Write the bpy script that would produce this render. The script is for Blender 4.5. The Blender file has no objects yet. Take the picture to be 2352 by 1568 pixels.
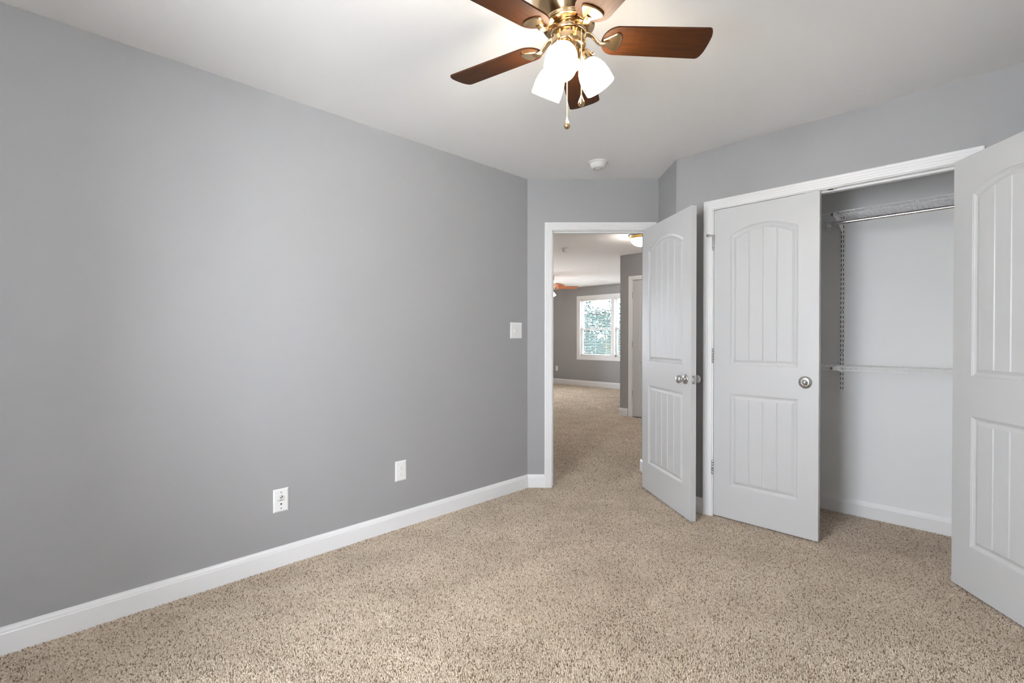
import bpy, math, random
from mathutils import Matrix, Vector
random.seed(7)
SC = bpy.context.scene
COL = SC.collection
PI = math.pi

# ------------------------------------------------------------------ camera
CAM_Z = 1.1871
cd = bpy.data.cameras.new('camera')
cd.sensor_width = 36.0
cd.lens = 1103.0 / 2352.0 * 36.0
cd.clip_start = 0.02
cam = bpy.data.objects.new('camera', cd)
COL.objects.link(cam)
cam.location = (0, 0, CAM_Z)
cam.rotation_euler = (PI / 2 - 0.0081, 0, 0.006)
SC.camera = cam

# ------------------------------------------------------------------ sky, sun, exposure
SKY = 18.0
w = bpy.data.worlds.new('daylight')
SC.world = w
w.use_nodes = True
wn = w.node_tree
bg = wn.nodes['Background']
bg.inputs[0].default_value = (0.912, 0.96, 1.03, 1)
bg.inputs[1].default_value = SKY
sd = bpy.data.lights.new('sun', 'SUN')
sd.energy = 48.0
sd.angle = 0.02
sun = bpy.data.objects.new('sun', sd)
COL.objects.link(sun)
_d = Matrix.Rotation(-PI / 4, 3, 'Z') @ Vector((1, 0.0, -1.1))
sun.rotation_euler = _d.to_track_quat('-Z', 'Y').to_euler()
SC.view_settings.view_transform = 'Standard'
SC.view_settings.look = 'None'
SC.view_settings.exposure = 0.56
SC.view_settings.gamma = 1.0
SC.view_settings.use_curve_mapping = False
SC.cycles.use_denoising = True
SC.cycles.max_bounces = 10
SC.cycles.diffuse_bounces = 7
SC.cycles.transparent_max_bounces = 12
SC.cycles.sample_clamp_indirect = 8.0
SC.cycles.caustics_reflective = False
SC.cycles.caustics_refractive = False

# ------------------------------------------------------------------ frames (measured room layout, metres)
H = 2.44
CLX, CLY = 0.0996, 3.8115          # corner: left wall / door wall
CRX, CRY = 1.1351, 3.3943          # corner: return wall / closet wall
def frame(x, y, deg, z=0.0):
    return Matrix.Translation((x, y, z)) @ Matrix.Rotation(math.radians(deg), 4, 'Z')
F0 = frame(0, 0, -45)              # building axes: x' along closet wall, y' away from the camera
FL = frame(CLX, CLY, 45)           # left wall, room at -y, towards camera = -x
FD = frame(0, CLY, 0)              # door wall
FR = frame(CRX, CRY, -45)          # closet wall, room at -y, s = x
FS = frame(CRX, CRY, -90)          # return wall: x runs towards the camera, room at -y

# ------------------------------------------------------------------ materials
MATS = {}
def mat(name, col, rough=0.5, metal=0.0, bump=None, emit=None, spec=0.5, noise=None):
    m = bpy.data.materials.new(name)
    m.use_nodes = True
    nt = m.node_tree
    b = nt.nodes['Principled BSDF']
    b.inputs['Base Color'].default_value = (*col, 1)
    b.inputs['Roughness'].default_value = rough
    b.inputs['Metallic'].default_value = metal
    b.inputs['Specular IOR Level'].default_value = spec
    if emit:
        b.inputs['Emission Color'].default_value = (*emit[0], 1)
        b.inputs['Emission Strength'].default_value = emit[1]
    tc = nt.nodes.new('ShaderNodeTexCoord')
    if noise:                       # (scale, amount): faint mottling of the base colour
        n = nt.nodes.new('ShaderNodeTexNoise'); n.inputs['Scale'].default_value = noise[0]
        n.inputs['Detail'].default_value = 4
        nt.links.new(tc.outputs['Object'], n.inputs['Vector'])
        mx = nt.nodes.new('ShaderNodeMix'); mx.data_type = 'RGBA'
        k = noise[1]
        mx.inputs[6].default_value = (*[c * (1 - k) for c in col], 1)
        mx.inputs[7].default_value = (*[min(1, c * (1 + k)) for c in col], 1)
        nt.links.new(n.outputs['Fac'], mx.inputs[0])
        nt.links.new(mx.outputs[2], b.inputs['Base Color'])
    if bump:                        # (scale, strength, distance)
        n = nt.nodes.new('ShaderNodeTexNoise'); n.inputs['Scale'].default_value = bump[0]
        n.inputs['Detail'].default_value = 3
        nt.links.new(tc.outputs['Object'], n.inputs['Vector'])
        bp = nt.nodes.new('ShaderNodeBump'); bp.inputs['Strength'].default_value = bump[1]
        bp.inputs['Distance'].default_value = bump[2]
        nt.links.new(n.outputs['Fac'], bp.inputs['Height'])
        nt.links.new(bp.outputs['Normal'], b.inputs['Normal'])
    MATS[name] = m
    return m
M_WALL = mat('wall_paint_grey', (0.362, 0.362, 0.366), 0.55, bump=(260, 0.12, 0.002), noise=(2.2, 0.025), spec=0.3)
M_CLOSET = mat('closet_paint', (0.88, 0.88, 0.88), 0.6, bump=(260, 0.12, 0.002), noise=(2.0, 0.02), spec=0.3)
M_CEIL = mat('ceiling_paint', (0.91, 0.91, 0.91), 0.85, bump=(300, 0.15, 0.002), noise=(1.5, 0.012), spec=0.2)
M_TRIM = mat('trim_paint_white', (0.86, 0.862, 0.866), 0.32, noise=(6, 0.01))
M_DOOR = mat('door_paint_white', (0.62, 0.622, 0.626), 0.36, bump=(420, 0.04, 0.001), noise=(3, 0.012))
M_PLATE = mat('white_plastic', (0.86, 0.86, 0.85), 0.3)
M_PLASTIC = mat('detector_plastic', (0.80, 0.80, 0.78), 0.45)
M_VINYL = mat('white_vinyl_wire', (0.90, 0.90, 0.90), 0.35)
M_NICKEL = mat('satin_nickel', (0.62, 0.61, 0.59), 0.28, 1.0, noise=(60, 0.05))
M_FAN = mat('brushed_nickel_lamplit', (0.52, 0.36, 0.20), 0.2, 1.0, bump=(500, 0.05, 0.001))  # nickel with the golden lamp reflections put into its base colour
M_CHROME = mat('chrome_rod', (0.78, 0.78, 0.78), 0.14, 1.0)
M_GRILLE = mat('backlit_grille_bar', (0.05, 0.06, 0.065), 0.5)  # darkness from backlighting put into the bar colour
M_DARK = mat('dark_recess', (0.012, 0.012, 0.012), 0.7)
M_SLOT = mat('punched_slot_grey', (0.055, 0.055, 0.055), 0.7)
M_BRASS = mat('brass_rim', (0.80, 0.50, 0.14), 0.3, 1.0)
M_RUBBER = mat('grey_rubber', (0.25, 0.25, 0.25), 0.6)
M_INK = mat('label_ink', (0.10, 0.10, 0.10), 0.7)
M_TAPE = mat('label_tape', (0.68, 0.66, 0.60), 0.4)
M_SHADE = mat('frosted_lit_glass', (0.9, 0.85, 0.75), 0.4, emit=((1.0, 0.895, 0.73), 30.0))
M_SHADE2 = mat('frosted_lit_glass_far', (0.9, 0.85, 0.75), 0.4, emit=((1.0, 0.92, 0.80), 5.0))
M_DOME = mat('lit_dome_glass', (0.9, 0.85, 0.75), 0.4, emit=((1.0, 0.90, 0.80), 44.0))
M_BLIND = mat('blind_vinyl', (0.82, 0.82, 0.80), 0.5)
M_BARK = mat('bark', (0.11, 0.085, 0.06), 0.9, bump=(14, 0.8, 0.03))
M_BOUNCE = mat('bounce_ground', (0.80, 0.80, 0.795), 0.9, noise=(3, 0.15))  # pale so the ground reflects daylight up through the windows

def wood(name, c0, c1):
    m = bpy.data.materials.new(name); m.use_nodes = True
    nt = m.node_tree; b = nt.nodes['Principled BSDF']
    tc = nt.nodes.new('ShaderNodeTexCoord')
    mp = nt.nodes.new('ShaderNodeMapping'); mp.inputs['Scale'].default_value = (6, 130, 40)
    n = nt.nodes.new('ShaderNodeTexNoise'); n.inputs['Scale'].default_value = 1.0
    n.inputs['Detail'].default_value = 6; n.inputs['Roughness'].default_value = 0.7
    cr = nt.nodes.new('ShaderNodeValToRGB')
    cr.color_ramp.elements[0].position = 0.3; cr.color_ramp.elements[0].color = (*c0, 1)
    cr.color_ramp.elements[1].position = 0.72; cr.color_ramp.elements[1].color = (*c1, 1)
    nt.links.new(tc.outputs['Object'], mp.inputs['Vector']); nt.links.new(mp.outputs[0], n.inputs['Vector'])
    nt.links.new(n.outputs['Fac'], cr.inputs[0]); nt.links.new(cr.outputs[0], b.inputs['Base Color'])
    b.inputs['Roughness'].default_value = 0.5; b.inputs['Specular IOR Level'].default_value = 0.2
    return m
M_WOOD = wood('walnut_blade', (0.020, 0.0065, 0.0018), (0.066, 0.0185, 0.0025))
M_WOOD_LAMPLIT = wood('lamplit_blade', (0.30, 0.075, 0.012), (0.46, 0.125, 0.022))  # orange lamplight on the far fan blades put into the wood colour

def carpet():
    m = bpy.data.materials.new('beige_carpet_pile'); m.use_nodes = True
    nt = m.node_tree; b = nt.nodes['Principled BSDF']; L = nt.links.new
    tc = nt.nodes.new('ShaderNodeTexCoord')
    n1 = nt.nodes.new('ShaderNodeTexNoise'); n1.inputs['Scale'].default_value = 150
    n1.inputs['Detail'].default_value = 3.0; n1.inputs['Roughness'].default_value = 0.6
    n2 = nt.nodes.new('ShaderNodeTexNoise'); n2.inputs['Scale'].default_value = 2.6
    n2.inputs['Detail'].default_value = 3
    for n in (n1, n2): L(tc.outputs['Object'], n.inputs['Vector'])
    cr = nt.nodes.new('ShaderNodeValToRGB'); e = cr.color_ramp.elements
    e[0].position = 0.36; e[0].color = (0.18, 0.13, 0.088, 1)
    e[1].position = 0.61; e[1].color = (0.74, 0.635, 0.53, 1)
    x = e.new(0.44); x.color = (0.42, 0.338, 0.262, 1)
    x = e.new(0.50); x.color = (0.57, 0.475, 0.385, 1)
    L(n1.outputs['Fac'], cr.inputs[0])
    r2 = nt.nodes.new('ShaderNodeValToRGB'); e = r2.color_ramp.elements
    e[0].position = 0.35; e[0].color = (0.85, 0.84, 0.83, 1)
    e[1].position = 0.65; e[1].color = (1.0, 1.0, 1.0, 1)
    L(n2.outputs['Fac'], r2.inputs[0])
    mx = nt.nodes.new('ShaderNodeMix'); mx.data_type = 'RGBA'; mx.blend_type = 'MULTIPLY'
    mx.inputs[0].default_value = 1.0
    L(cr.outputs[0], mx.inputs[6]); L(r2.outputs[0], mx.inputs[7])
    L(mx.outputs[2], b.inputs['Base Color'])
    bp = nt.nodes.new('ShaderNodeBump'); bp.inputs['Strength'].default_value = 0.6; bp.inputs['Distance'].default_value = 0.008
    L(n1.outputs['Fac'], bp.inputs['Height']); L(bp.outputs['Normal'], b.inputs['Normal'])
    b.inputs['Roughness'].default_value = 0.95; b.inputs['Specular IOR Level'].default_value = 0.1
    b.inputs['Sheen Weight'].default_value = 0.15
    return m
M_CARPET = carpet()
def yarn():
    m = bpy.data.materials.new('carpet_yarn'); m.use_nodes = True
    nt = m.node_tree; b = nt.nodes['Principled BSDF']; L = nt.links.new
    at = nt.nodes.new('ShaderNodeAttribute'); at.attribute_name = 'yarn'
    tc = nt.nodes.new('ShaderNodeTexCoord')
    n2 = nt.nodes.new('ShaderNodeTexNoise'); n2.inputs['Scale'].default_value = 3.2; n2.inputs['Detail'].default_value = 4
    L(tc.outputs['Object'], n2.inputs['Vector'])
    r2 = nt.nodes.new('ShaderNodeValToRGB'); e = r2.color_ramp.elements
    e[0].position = 0.36; e[0].color = (0.86, 0.85, 0.84, 1)
    e[1].position = 0.64; e[1].color = (1.0, 1.0, 1.0, 1)
    L(n2.outputs['Fac'], r2.inputs[0])
    mx = nt.nodes.new('ShaderNodeMix'); mx.data_type = 'RGBA'; mx.blend_type = 'MULTIPLY'; mx.inputs[0].default_value = 1.0
    L(at.outputs['Color'], mx.inputs[6]); L(r2.outputs[0], mx.inputs[7]); L(mx.outputs[2], b.inputs['Base Color'])
    b.inputs['Roughness'].default_value = 0.95; b.inputs['Specular IOR Level'].default_value = 0.05
    return m
M_PILE = yarn()

def leaf(name, a, c):
    m = bpy.data.materials.new(name); m.use_nodes = True
    nt = m.node_tree; b = nt.nodes['Principled BSDF']; L = nt.links.new
    tc = nt.nodes.new('ShaderNodeTexCoord')
    n = nt.nodes.new('ShaderNodeTexNoise'); n.inputs['Scale'].default_value = 2.5; n.inputs['Detail'].default_value = 5
    L(tc.outputs['Object'], n.inputs['Vector'])
    cr = nt.nodes.new('ShaderNodeValToRGB')
    cr.color_ramp.elements[0].position = 0.36; cr.color_ramp.elements[0].color = (*a, 1)
    cr.color_ramp.elements[1].position = 0.66; cr.color_ramp.elements[1].color = (*c, 1)
    L(n.outputs['Fac'], cr.inputs[0]); L(cr.outputs[0], b.inputs['Base Color'])
    b.inputs['Roughness'].default_value = 0.8; b.inputs['Specular IOR Level'].default_value = 0.12
    return m
M_LEAF = leaf('blue_green_leaves', (0.0012, 0.009, 0.0095), (0.011, 0.040, 0.036))
M_LEAF2 = leaf('yellow_green_leaves', (0.010, 0.018, 0.006), (0.040, 0.050, 0.014))

def glass():
    m = bpy.data.materials.new('window_glass'); m.use_nodes = True
    nt = m.node_tree; nt.nodes.remove(nt.nodes['Principled BSDF'])
    o = nt.nodes['Material Output']
    t = nt.nodes.new('ShaderNodeBsdfTransparent'); t.inputs[0].default_value = (0.955, 0.96, 0.965, 1)
    g = nt.nodes.new('ShaderNodeBsdfGlossy'); g.inputs['Roughness'].default_value = 0.02
    f = nt.nodes.new('ShaderNodeFresnel'); f.inputs['IOR'].default_value = 1.3
    x = nt.nodes.new('ShaderNodeMixShader')
    nt.links.new(f.outputs[0], x.inputs[0]); nt.links.new(t.outputs[0], x.inputs[1]); nt.links.new(g.outputs[0], x.inputs[2])
    nt.links.new(x.outputs[0], o.inputs[0])
    return m
M_GLASS = glass()

# ------------------------------------------------------------------ mesh helpers
class MB:
    def __init__(s): s.v = []; s.f = []
    def add(s, pts, faces, m=0, smooth=False):
        k = len(s.v); s.v += [tuple(p) for p in pts]
        s.f += [(tuple(i + k for i in f), m, smooth) for f in faces]
        return s
    def box(s, x0, x1, y0, y1, z0, z1, m=0):
        p = [(x, y, z) for z in (z0, z1) for y in (y0, y1) for x in (x0, x1)]
        return s.add(p, [(0, 2, 3, 1), (4, 5, 7, 6), (0, 1, 5, 4), (2, 6, 7, 3), (0, 4, 6, 2), (1, 3, 7, 5)], m)
    def prism(s, prof, axis_from, axis_to, m=0, smooth=False):
        """prof: list of (y,z); swept along x from axis_from to axis_to"""
        n = len(prof)
        p = [(axis_from, y, z) for y, z in prof] + [(axis_to, y, z) for y, z in prof]
        fs = [(i, (i + 1) % n, (i + 1) % n + n, i + n) for i in range(n)]
        return s.add(p, fs + [tuple(range(n))[::-1], tuple(range(n, 2 * n))], m, smooth)
    def poly(s, pts2, z0, z1, m=0):
        """flat outline in xy, extruded in z"""
        n = len(pts2)
        p = [(x, y, z0) for x, y in pts2] + [(x, y, z1) for x, y in pts2]
        return s.add(p, [(i, (i + 1) % n, (i + 1) % n + n, i + n) for i in range(n)] + [tuple(range(n))[::-1], tuple(range(n, 2 * n))], m)
    def lathe(s, prof, M=Matrix(), n=40, m=0, smooth=True, closed=False):
        """prof: list of (r, h) along local z"""
        pts = []; fs = []; k = len(prof)
        for i in range(n):
            a = 2 * PI * i / n
            for r, h in prof: pts.append(M @ Vector((r * math.cos(a), r * math.sin(a), h)))
        for i in range(n):
            j = (i + 1) % n
            for q in range(k - 1): fs.append((i * k + q, j * k + q, j * k + q + 1, i * k + q + 1))
            if closed: fs.append((i * k + k - 1, j * k + k - 1, j * k, i * k))
        s.add(pts, fs, m, smooth)
        return s
    def tube(s, path, r, n=10, m=0, cap=True):
        pts = []; fs = []; path = [Vector(p) for p in path]; K = len(path)
        rr = r if isinstance(r, (list, tuple)) else [r] * K
        up = Vector((0, 0, 1))
        for i, p in enumerate(path):
            t = (path[min(i + 1, K - 1)] - path[max(i - 1, 0)]).normalized()
            u = t.cross(up if abs(t.z) < 0.95 else Vector((1, 0, 0))).normalized(); v = u.cross(t)
            for j in range(n):
                a = 2 * PI * j / n
                pts.append(p + (u * math.cos(a) + v * math.sin(a)) * rr[i])
        for i in range(K - 1):
            for j in range(n):
                q = (j + 1) % n
                fs.append((i * n + j, i * n + q, (i + 1) * n + q, (i + 1) * n + j))
        s.add(pts, fs, m, True)
        if cap: s.add(pts[:n], [tuple(range(n))], m); s.add(pts[-n:], [tuple(range(n))[::-1]], m)
        return s
    def plate(s, x0, x1, z0, z1, t, bev, m=0):
        """wall plate standing out from y=0 towards -y with a sloped rim"""
        p = [(x0, 0, z0), (x1, 0, z0), (x1, 0, z1), (x0, 0, z1),
             (x0, -t * .45, z0), (x1, -t * .45, z0), (x1, -t * .45, z1), (x0, -t * .45, z1),
             (x0 + bev, -t, z0 + bev), (x1 - bev, -t, z0 + bev), (x1 - bev, -t, z1 - bev), (x0 + bev, -t, z1 - bev)]
        f = [(0, 1, 5, 4), (1, 2, 6, 5), (2, 3, 7, 6), (3, 0, 4, 7), (4, 5, 9, 8), (5, 6, 10, 9), (6, 7, 11, 10), (7, 4, 8, 11), (8, 9, 10, 11), (3, 2, 1, 0)]
        return s.add(p, f, m)
    def build(s, name, mats, parent=None, M=None):
        me = bpy.data.meshes.new(name)
        me.from_pydata(s.v, [], [f[0] for f in s.f])
        for mm in (mats if isinstance(mats, (list, tuple)) else [mats]): me.materials.append(mm)
        me.polygons.foreach_set('material_index', [f[1] for f in s.f])
        me.polygons.foreach_set('use_smooth', [f[2] for f in s.f])
        me.update()
        o = bpy.data.objects.new(name, me); COL.objects.link(o)
        if parent is not None: o.parent = parent
        if M is not None: o.matrix_local = M
        return o

def fix_normals(o):
    import bmesh
    bm = bmesh.new(); bm.from_mesh(o.data)
    bmesh.ops.recalc_face_normals(bm, faces=bm.faces); bm.to_mesh(o.data); bm.free()
    return o
def empty(name, M, parent=None):
    o = bpy.data.objects.new(name, None); COL.objects.link(o)
    o.empty_display_size = 0.05
    if parent is not None: o.parent = parent
    o.matrix_local = M
    return o
def tag(o, label, cat, group=None, kind=None):
    o['label'] = label; o['category'] = cat
    if group: o['group'] = group
    if kind: o['kind'] = kind
    return o
def struct(o, label, cat): return tag(o, label, cat, kind='structure')
def T(x, y, z): return Matrix.Translation((x, y, z))
def ROT(a, ax): return Matrix.Rotation(a, 4, ax)
def copy_tree(o, parent=None):
    c = o.copy(); COL.objects.link(c)
    if parent is not None:
        c.parent = parent
    for ch in list(o.children): copy_tree(ch, c)
    return c

# ================================================================== THE SETTING
OUT = 0.115                                            # wall thickness
# ---- floor and ceiling of the whole storey
FLZ = -0.009                                            # carpet backing; the pile rises to about z = 0
floor = struct(MB().box(-9.15, 1.35, -1.44, 9.70, -0.10, FLZ).build('floor', M_CARPET, M=F0), 'speckled beige cut pile carpet covering bedroom, closet and hall floor', 'floor')
struct(MB().box(-9.15, 1.35, -1.44, 9.70, H, H + 0.1).build('ceiling', M_CEIL, M=F0), 'smooth flat white ceiling above the grey walls', 'ceiling')

# ---- bedroom walls
struct(MB().box(-4.19, 0.06, 0, OUT, -.05, H).build('wall_left', M_WALL, M=FL), 'long plain grey wall with the light switch and two low outlet plates', 'wall')
DJ0, DJ1, JH = 0.298, 1.053, 2.034                      # clear door opening
b = MB()
b.box(0.02, DJ0 - .018, 0, OUT, -.05, H).box(DJ1 + .018, 1.2, 0, OUT, -.05, H).box(DJ0 - .018, DJ1 + .018, 0, OUT, JH + .018, H)
struct(b.build('wall_back', M_WALL, M=FD), 'short grey wall around the open bedroom doorway', 'wall')
b = MB()
b.box(CRX, CRX + .1, CRY - .0, 3.8115, -.05, H).box(CRX, CRX + .1, 3.8115 + OUT, 4.30, -.05, H).box(CRX + .1, 1.50, 4.20, 4.30, -.05, H)
struct(b.build('wall_corner', M_WALL), 'narrow grey return wall behind the open bedroom door', 'wall')
CJ0, CJ1 = 0.2645, 1.4850                               # clear closet opening
b = MB()
b.box(0, CJ0 - .018, 0, OUT, -.05, H).box(CJ1 + .018, 2.19, 0, OUT, -.05, H).box(CJ0 - .018, CJ1 + .018, 0, OUT, JH + .018, H)
struct(b.build('wall_right', M_WALL, M=FR), 'grey wall around the wide double door closet opening', 'wall')
# walls behind the camera; the window that lights the room
RB = -0.90                                              # rear wall of the bedroom
WX0, WX1, WZ0, WZ1 = -1.42, -0.44, 0.45, 2.24
b = MB()
b.box(-2.74, WX0, -OUT, 0, -.05, H).box(WX1, .59, -OUT, 0, -.05, H).box(WX0, WX1, -OUT, 0, -.05, WZ0).box(WX0, WX1, -OUT, 0, WZ1, H)
struct(b.build('wall_front', M_WALL, M=F0 @ T(0, RB, 0)), 'grey bedroom wall with the window, facing the closet', 'wall')
FSIDE = F0 @ T(0.475, 0, 0) @ ROT(-PI / 2, 'Z')           # room at -y; x = -b
SX0, SX1 = 0.18, 0.68
b = MB()
b.box(-3.2028, SX0, 0, OUT, -.05, H).box(SX1, -RB, 0, OUT, -.05, H).box(SX0, SX1, 0, OUT, -.05, WZ0).box(SX0, SX1, 0, OUT, WZ1, H)
struct(b.build('wall_side', M_WALL, M=FSIDE), 'grey bedroom wall with an added window, facing the long left wall', 'wall')
# ---- closet walls
CD = 0.6895
struct(MB().box(0.02, 1.75, CD, CD + .08, -.05, H).build('wall_closet_back', M_CLOSET, M=FR), 'pale closet back wall behind the wire shelves', 'wall')
struct(MB().box(0.02, 0.10, OUT, CD, -.05, H).build('wall_closet_left', M_CLOSET, M=FR), 'pale closet end wall behind the closed closet door', 'wall')
struct(MB().box(1.67, 1.75, OUT, CD, -.05, H).build('wall_closet_right', M_CLOSET, M=FR), 'pale closet end wall behind the open closet door', 'wall')
# ---- hall and far room walls (F0 axes)
FB = 9.58
VX0, VXM, VX1, VZ0, VZ1 = -7.322, -6.337, -5.352, 0.705, 2.150
b = MB()
b.box(-9.0, VX0, 0, OUT, -.05, H).box(VX1, -4.07, 0, OUT, -.05, H).box(VX0, VX1, 0, OUT, -.05, VZ0).box(VX0, VX1, 0, OUT, VZ1, H).box(VXM - .02, VXM + .02, 0, OUT, VZ0, VZ1)
struct(b.build('wall_far', M_WALL, M=F0 @ T(0, FB, 0)), 'grey wall with the double window seen through the doorway', 'wall')
HB = 6.35
HD0, HD1 = -3.853, -3.11
struct(MB().box(HD0 - .06, HD1 + .06, OUT, OUT + .06, -.05, H).build('wall_hall_light_stop', M_CLOSET, M=F0 @ T(0, HB, 0)), 'unseen pale panel behind the closed hall door, added to block light', 'wall')  # added backing, stops outside light leaking under the hall door
b = MB()
b.box(-4.07, HD0 - .018, 0, OUT, -.05, H).box(HD1 + .018, 1.2, 0, OUT, -.05, H).box(HD0 - .018, HD1 + .018, 0, OUT, 2.055, H)
struct(b.build('wall_hall_right', M_WALL, M=F0 @ T(0, HB, 0)), 'grey hall wall holding a closed white door, seen through the doorway', 'wall')
struct(MB().box(-4.07, -3.955, HB + OUT, FB, -.05, H).build('wall_hall_corner', M_WALL, M=F0), 'grey side wall of the far room, beyond the hall corner', 'wall')
struct(MB().box(-9.0, -2.66, 2.765, 2.88, -.05, H).build('wall_hall_left', M_WALL, M=F0), 'grey hall wall left of the bedroom doorway', 'wall')
FEND = F0 @ T(-9.0, 0, 0) @ ROT(PI / 2, 'Z')               # room at -y; x = b
EX0, EX1 = 6.0, 7.3
b = MB()
b.box(2.765, EX0, 0, OUT, -.05, H).box(EX1, FB + OUT, 0, OUT, -.05, H).box(EX0, EX1, 0, OUT, -.05, WZ0).box(EX0, EX1, 0, OUT, WZ1, H)
struct(b.build('wall_hall_end', M_WALL, M=FEND), 'grey end wall of the far room with an added side window', 'wall')
struct(MB().box(1.2, 1.3, 3.0, HB + OUT, -.05, H).build('wall_hall_rear', M_WALL, M=F0), 'grey end wall of the hall', 'wall')
struct(MB().box(-2.02, 1.2, 3.99, 4.05, -.05, H).build('wall_hall_closet', M_WALL, M=F0), 'grey hall wall on the back of the closet', 'wall')

# ---- baseboards
BP = [(0, -.012), (-.013, -.012), (-.013, .076), (-.0115, .080), (-.0105, .088), (-.006, .095), (-.005, .101), (0, .101)]
def baseboard(name, F, x0, x1, label, k=1.0):
    o = fix_normals(MB().prism([(y, z * k) for y, z in BP], x0, x1).build(name, M_TRIM, M=F))
    return struct(o, label, 'baseboard')
baseboard('baseboard_left', FL, -4.06, .006, 'white baseboard along the long left wall')
baseboard('baseboard_back', FD, .1, .2348, 'short white baseboard beside the left side of the doorway')
baseboard('baseboard_back_right', FD, 1.1157, 1.1351, 'sliver of white baseboard behind the open bedroom door')
baseboard('baseboard_corner', FS, -.417, .005, 'white baseboard on the narrow return wall')
baseboard('baseboard_right', FR, 0.0, .2011, 'white baseboard between return wall and closet casing')
baseboard('baseboard_right_end', FR, 1.5484, 2.07, 'white baseboard behind the open closet door')
baseboard('baseboard_closet_back', FR @ T(0, CD, 0), .10, 1.67, 'white baseboard along the closet back wall')
baseboard('baseboard_far', F0 @ T(0, FB, 0), -9.0, -4.07, 'white baseboard under the far window', 1.3)
baseboard('baseboard_hall_right', F0 @ T(0, HB, 0), -4.083, -3.934, 'short white baseboard with a dark cable hole beside the hall door', 1.12)
baseboard('baseboard_hall_corner', F0 @ T(-4.07, 0, 0) @ ROT(PI / 2, 'Z'), HB - .013, FB, 'white baseboard around the hall corner', 1.12)
baseboard('baseboard_alcove', frame(CRX, 4.313, -90), 0, .37, 'white baseboard end just behind the open bedroom door')
o = MB().lathe([(0, -.004), (.011, -.004), (.013, 0)], F0 @ T(-4.02, HB - .0135, .062) @ ROT(PI / 2, 'X'), 16).build('cable_bushing', M_DARK)
tag(o, 'small dark cable bushing in the white hall baseboard', 'cable outlet')

# ---- casings: fluted profile swept with mitred corners round an opening
CP = [(0, 0), (0, -.0085), (.003, -.0100), (.0105, -.0106), (.0120, -.0100), (.0140, -.0116), (.0235, -.0124), (.0250, -.0117), (.0275, -.0136),
      (.0370, -.0144), (.0385, -.0137), (.0410, -.0157), (.0520, -.0168), (.057, -.0150), (.057, 0)]
def casing_mesh(x0, x1, zt, z0=-.012, k=1.0, closed=False):
    b = MB(); n = len(CP)
    rings = []
    cp = [(u * k, t) for u, t in CP]
    if closed:
        corners = [(x0, z0, -1, -1), (x0, zt, -1, 1), (x1, zt, 1, 1), (x1, z0, 1, -1)]
    else:
        corners = [(x0, z0, -1, 0), (x0, zt, -1, 1), (x1, zt, 1, 1), (x1, z0, 1, 0)]
    pts = []
    for (x, z, sx, sz) in corners:
        pts += [(x + sx * u, t, z + sz * u) for u, t in cp]
    fs = []
    legs = [(0, 1), (1, 2), (2, 3)] + ([(3, 0)] if closed else [])
    for a, c in legs:
        for i in range(n - 1):
            fs.append((a * n + i, a * n + i + 1, c * n + i + 1, c * n + i))
    if not closed: fs += [tuple(range(n)), tuple(range(3 * n, 4 * n))[::-1]]
    return b.add(pts, fs)
def jamb_mesh(x0, x1, zt, stop_y=(.040, .075)):
    b = MB()
    b.box(x0 - .018, x0, 0, OUT, -.012, zt + .018).box(x1, x1 + .018, 0, OUT, -.012, zt + .018).box(x0, x1, 0, OUT, zt, zt + .018)
    y0, y1 = stop_y
    b.box(x0, x0 + .011, y0, y1, -.012, zt).box(x1 - .011, x1, y0, y1, -.012, zt).box(x0 + .011, x1 - .011, y0, y1, zt - .011, zt)
    return b
def casing_trim(name, F, x0, x1, zt, label, stop_y):
    root = struct(empty(name, F), label, 'door casing')
    fix_normals(casing_mesh(x0 - .006, x1 + .006, zt + .005).build('casing', M_TRIM, root))
    jamb_mesh(x0, x1, zt, stop_y).build('jamb', M_TRIM, root)
    return root
tr1 = casing_trim('trim_1', FD, DJ0, DJ1, JH, 'white fluted casing framing the open bedroom doorway', (.040, .075))
fix_normals(casing_mesh(DJ0 - .006, DJ1 + .006, JH + .005).build('casing', M_TRIM, tr1, M=T(DJ0 + DJ1, OUT, 0) @ ROT(PI, 'Z')))
sp = MB().box(DJ0 + .0005, DJ0 + .002, .008, .036, .885, .945)
sp.box(DJ0 + .0018, DJ0 + .0024, .014, .029, .902, .928, 1)
o = sp.build('strike_plate', [M_NICKEL, M_DARK], tr1); o['label'] = 'satin nickel strike plate'
tr2 = casing_trim('trim_2', FR, CJ0, CJ1, JH, 'white fluted casing framing the double door closet', (.038, .070))
for s0, s1 in ((.800, .862), (.893, .952)):
    cb = MB().box(s0, s1, .004, .030, JH - .0022, JH - .0004)
    cb.box((s0 + s1) / 2 - .012, (s0 + s1) / 2 + .012, .010, .024, JH - .0045, JH - .0022, 1)
    o = cb.build('ball_catch', [M_NICKEL, M_DARK], tr2); o['label'] = 'dark metal ball catch plate'
tr3 = casing_trim('trim_3', F0 @ T(0, HB, 0), HD0, HD1, 2.045, 'white casing framing the closed hall door', (.038, .070))

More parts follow.
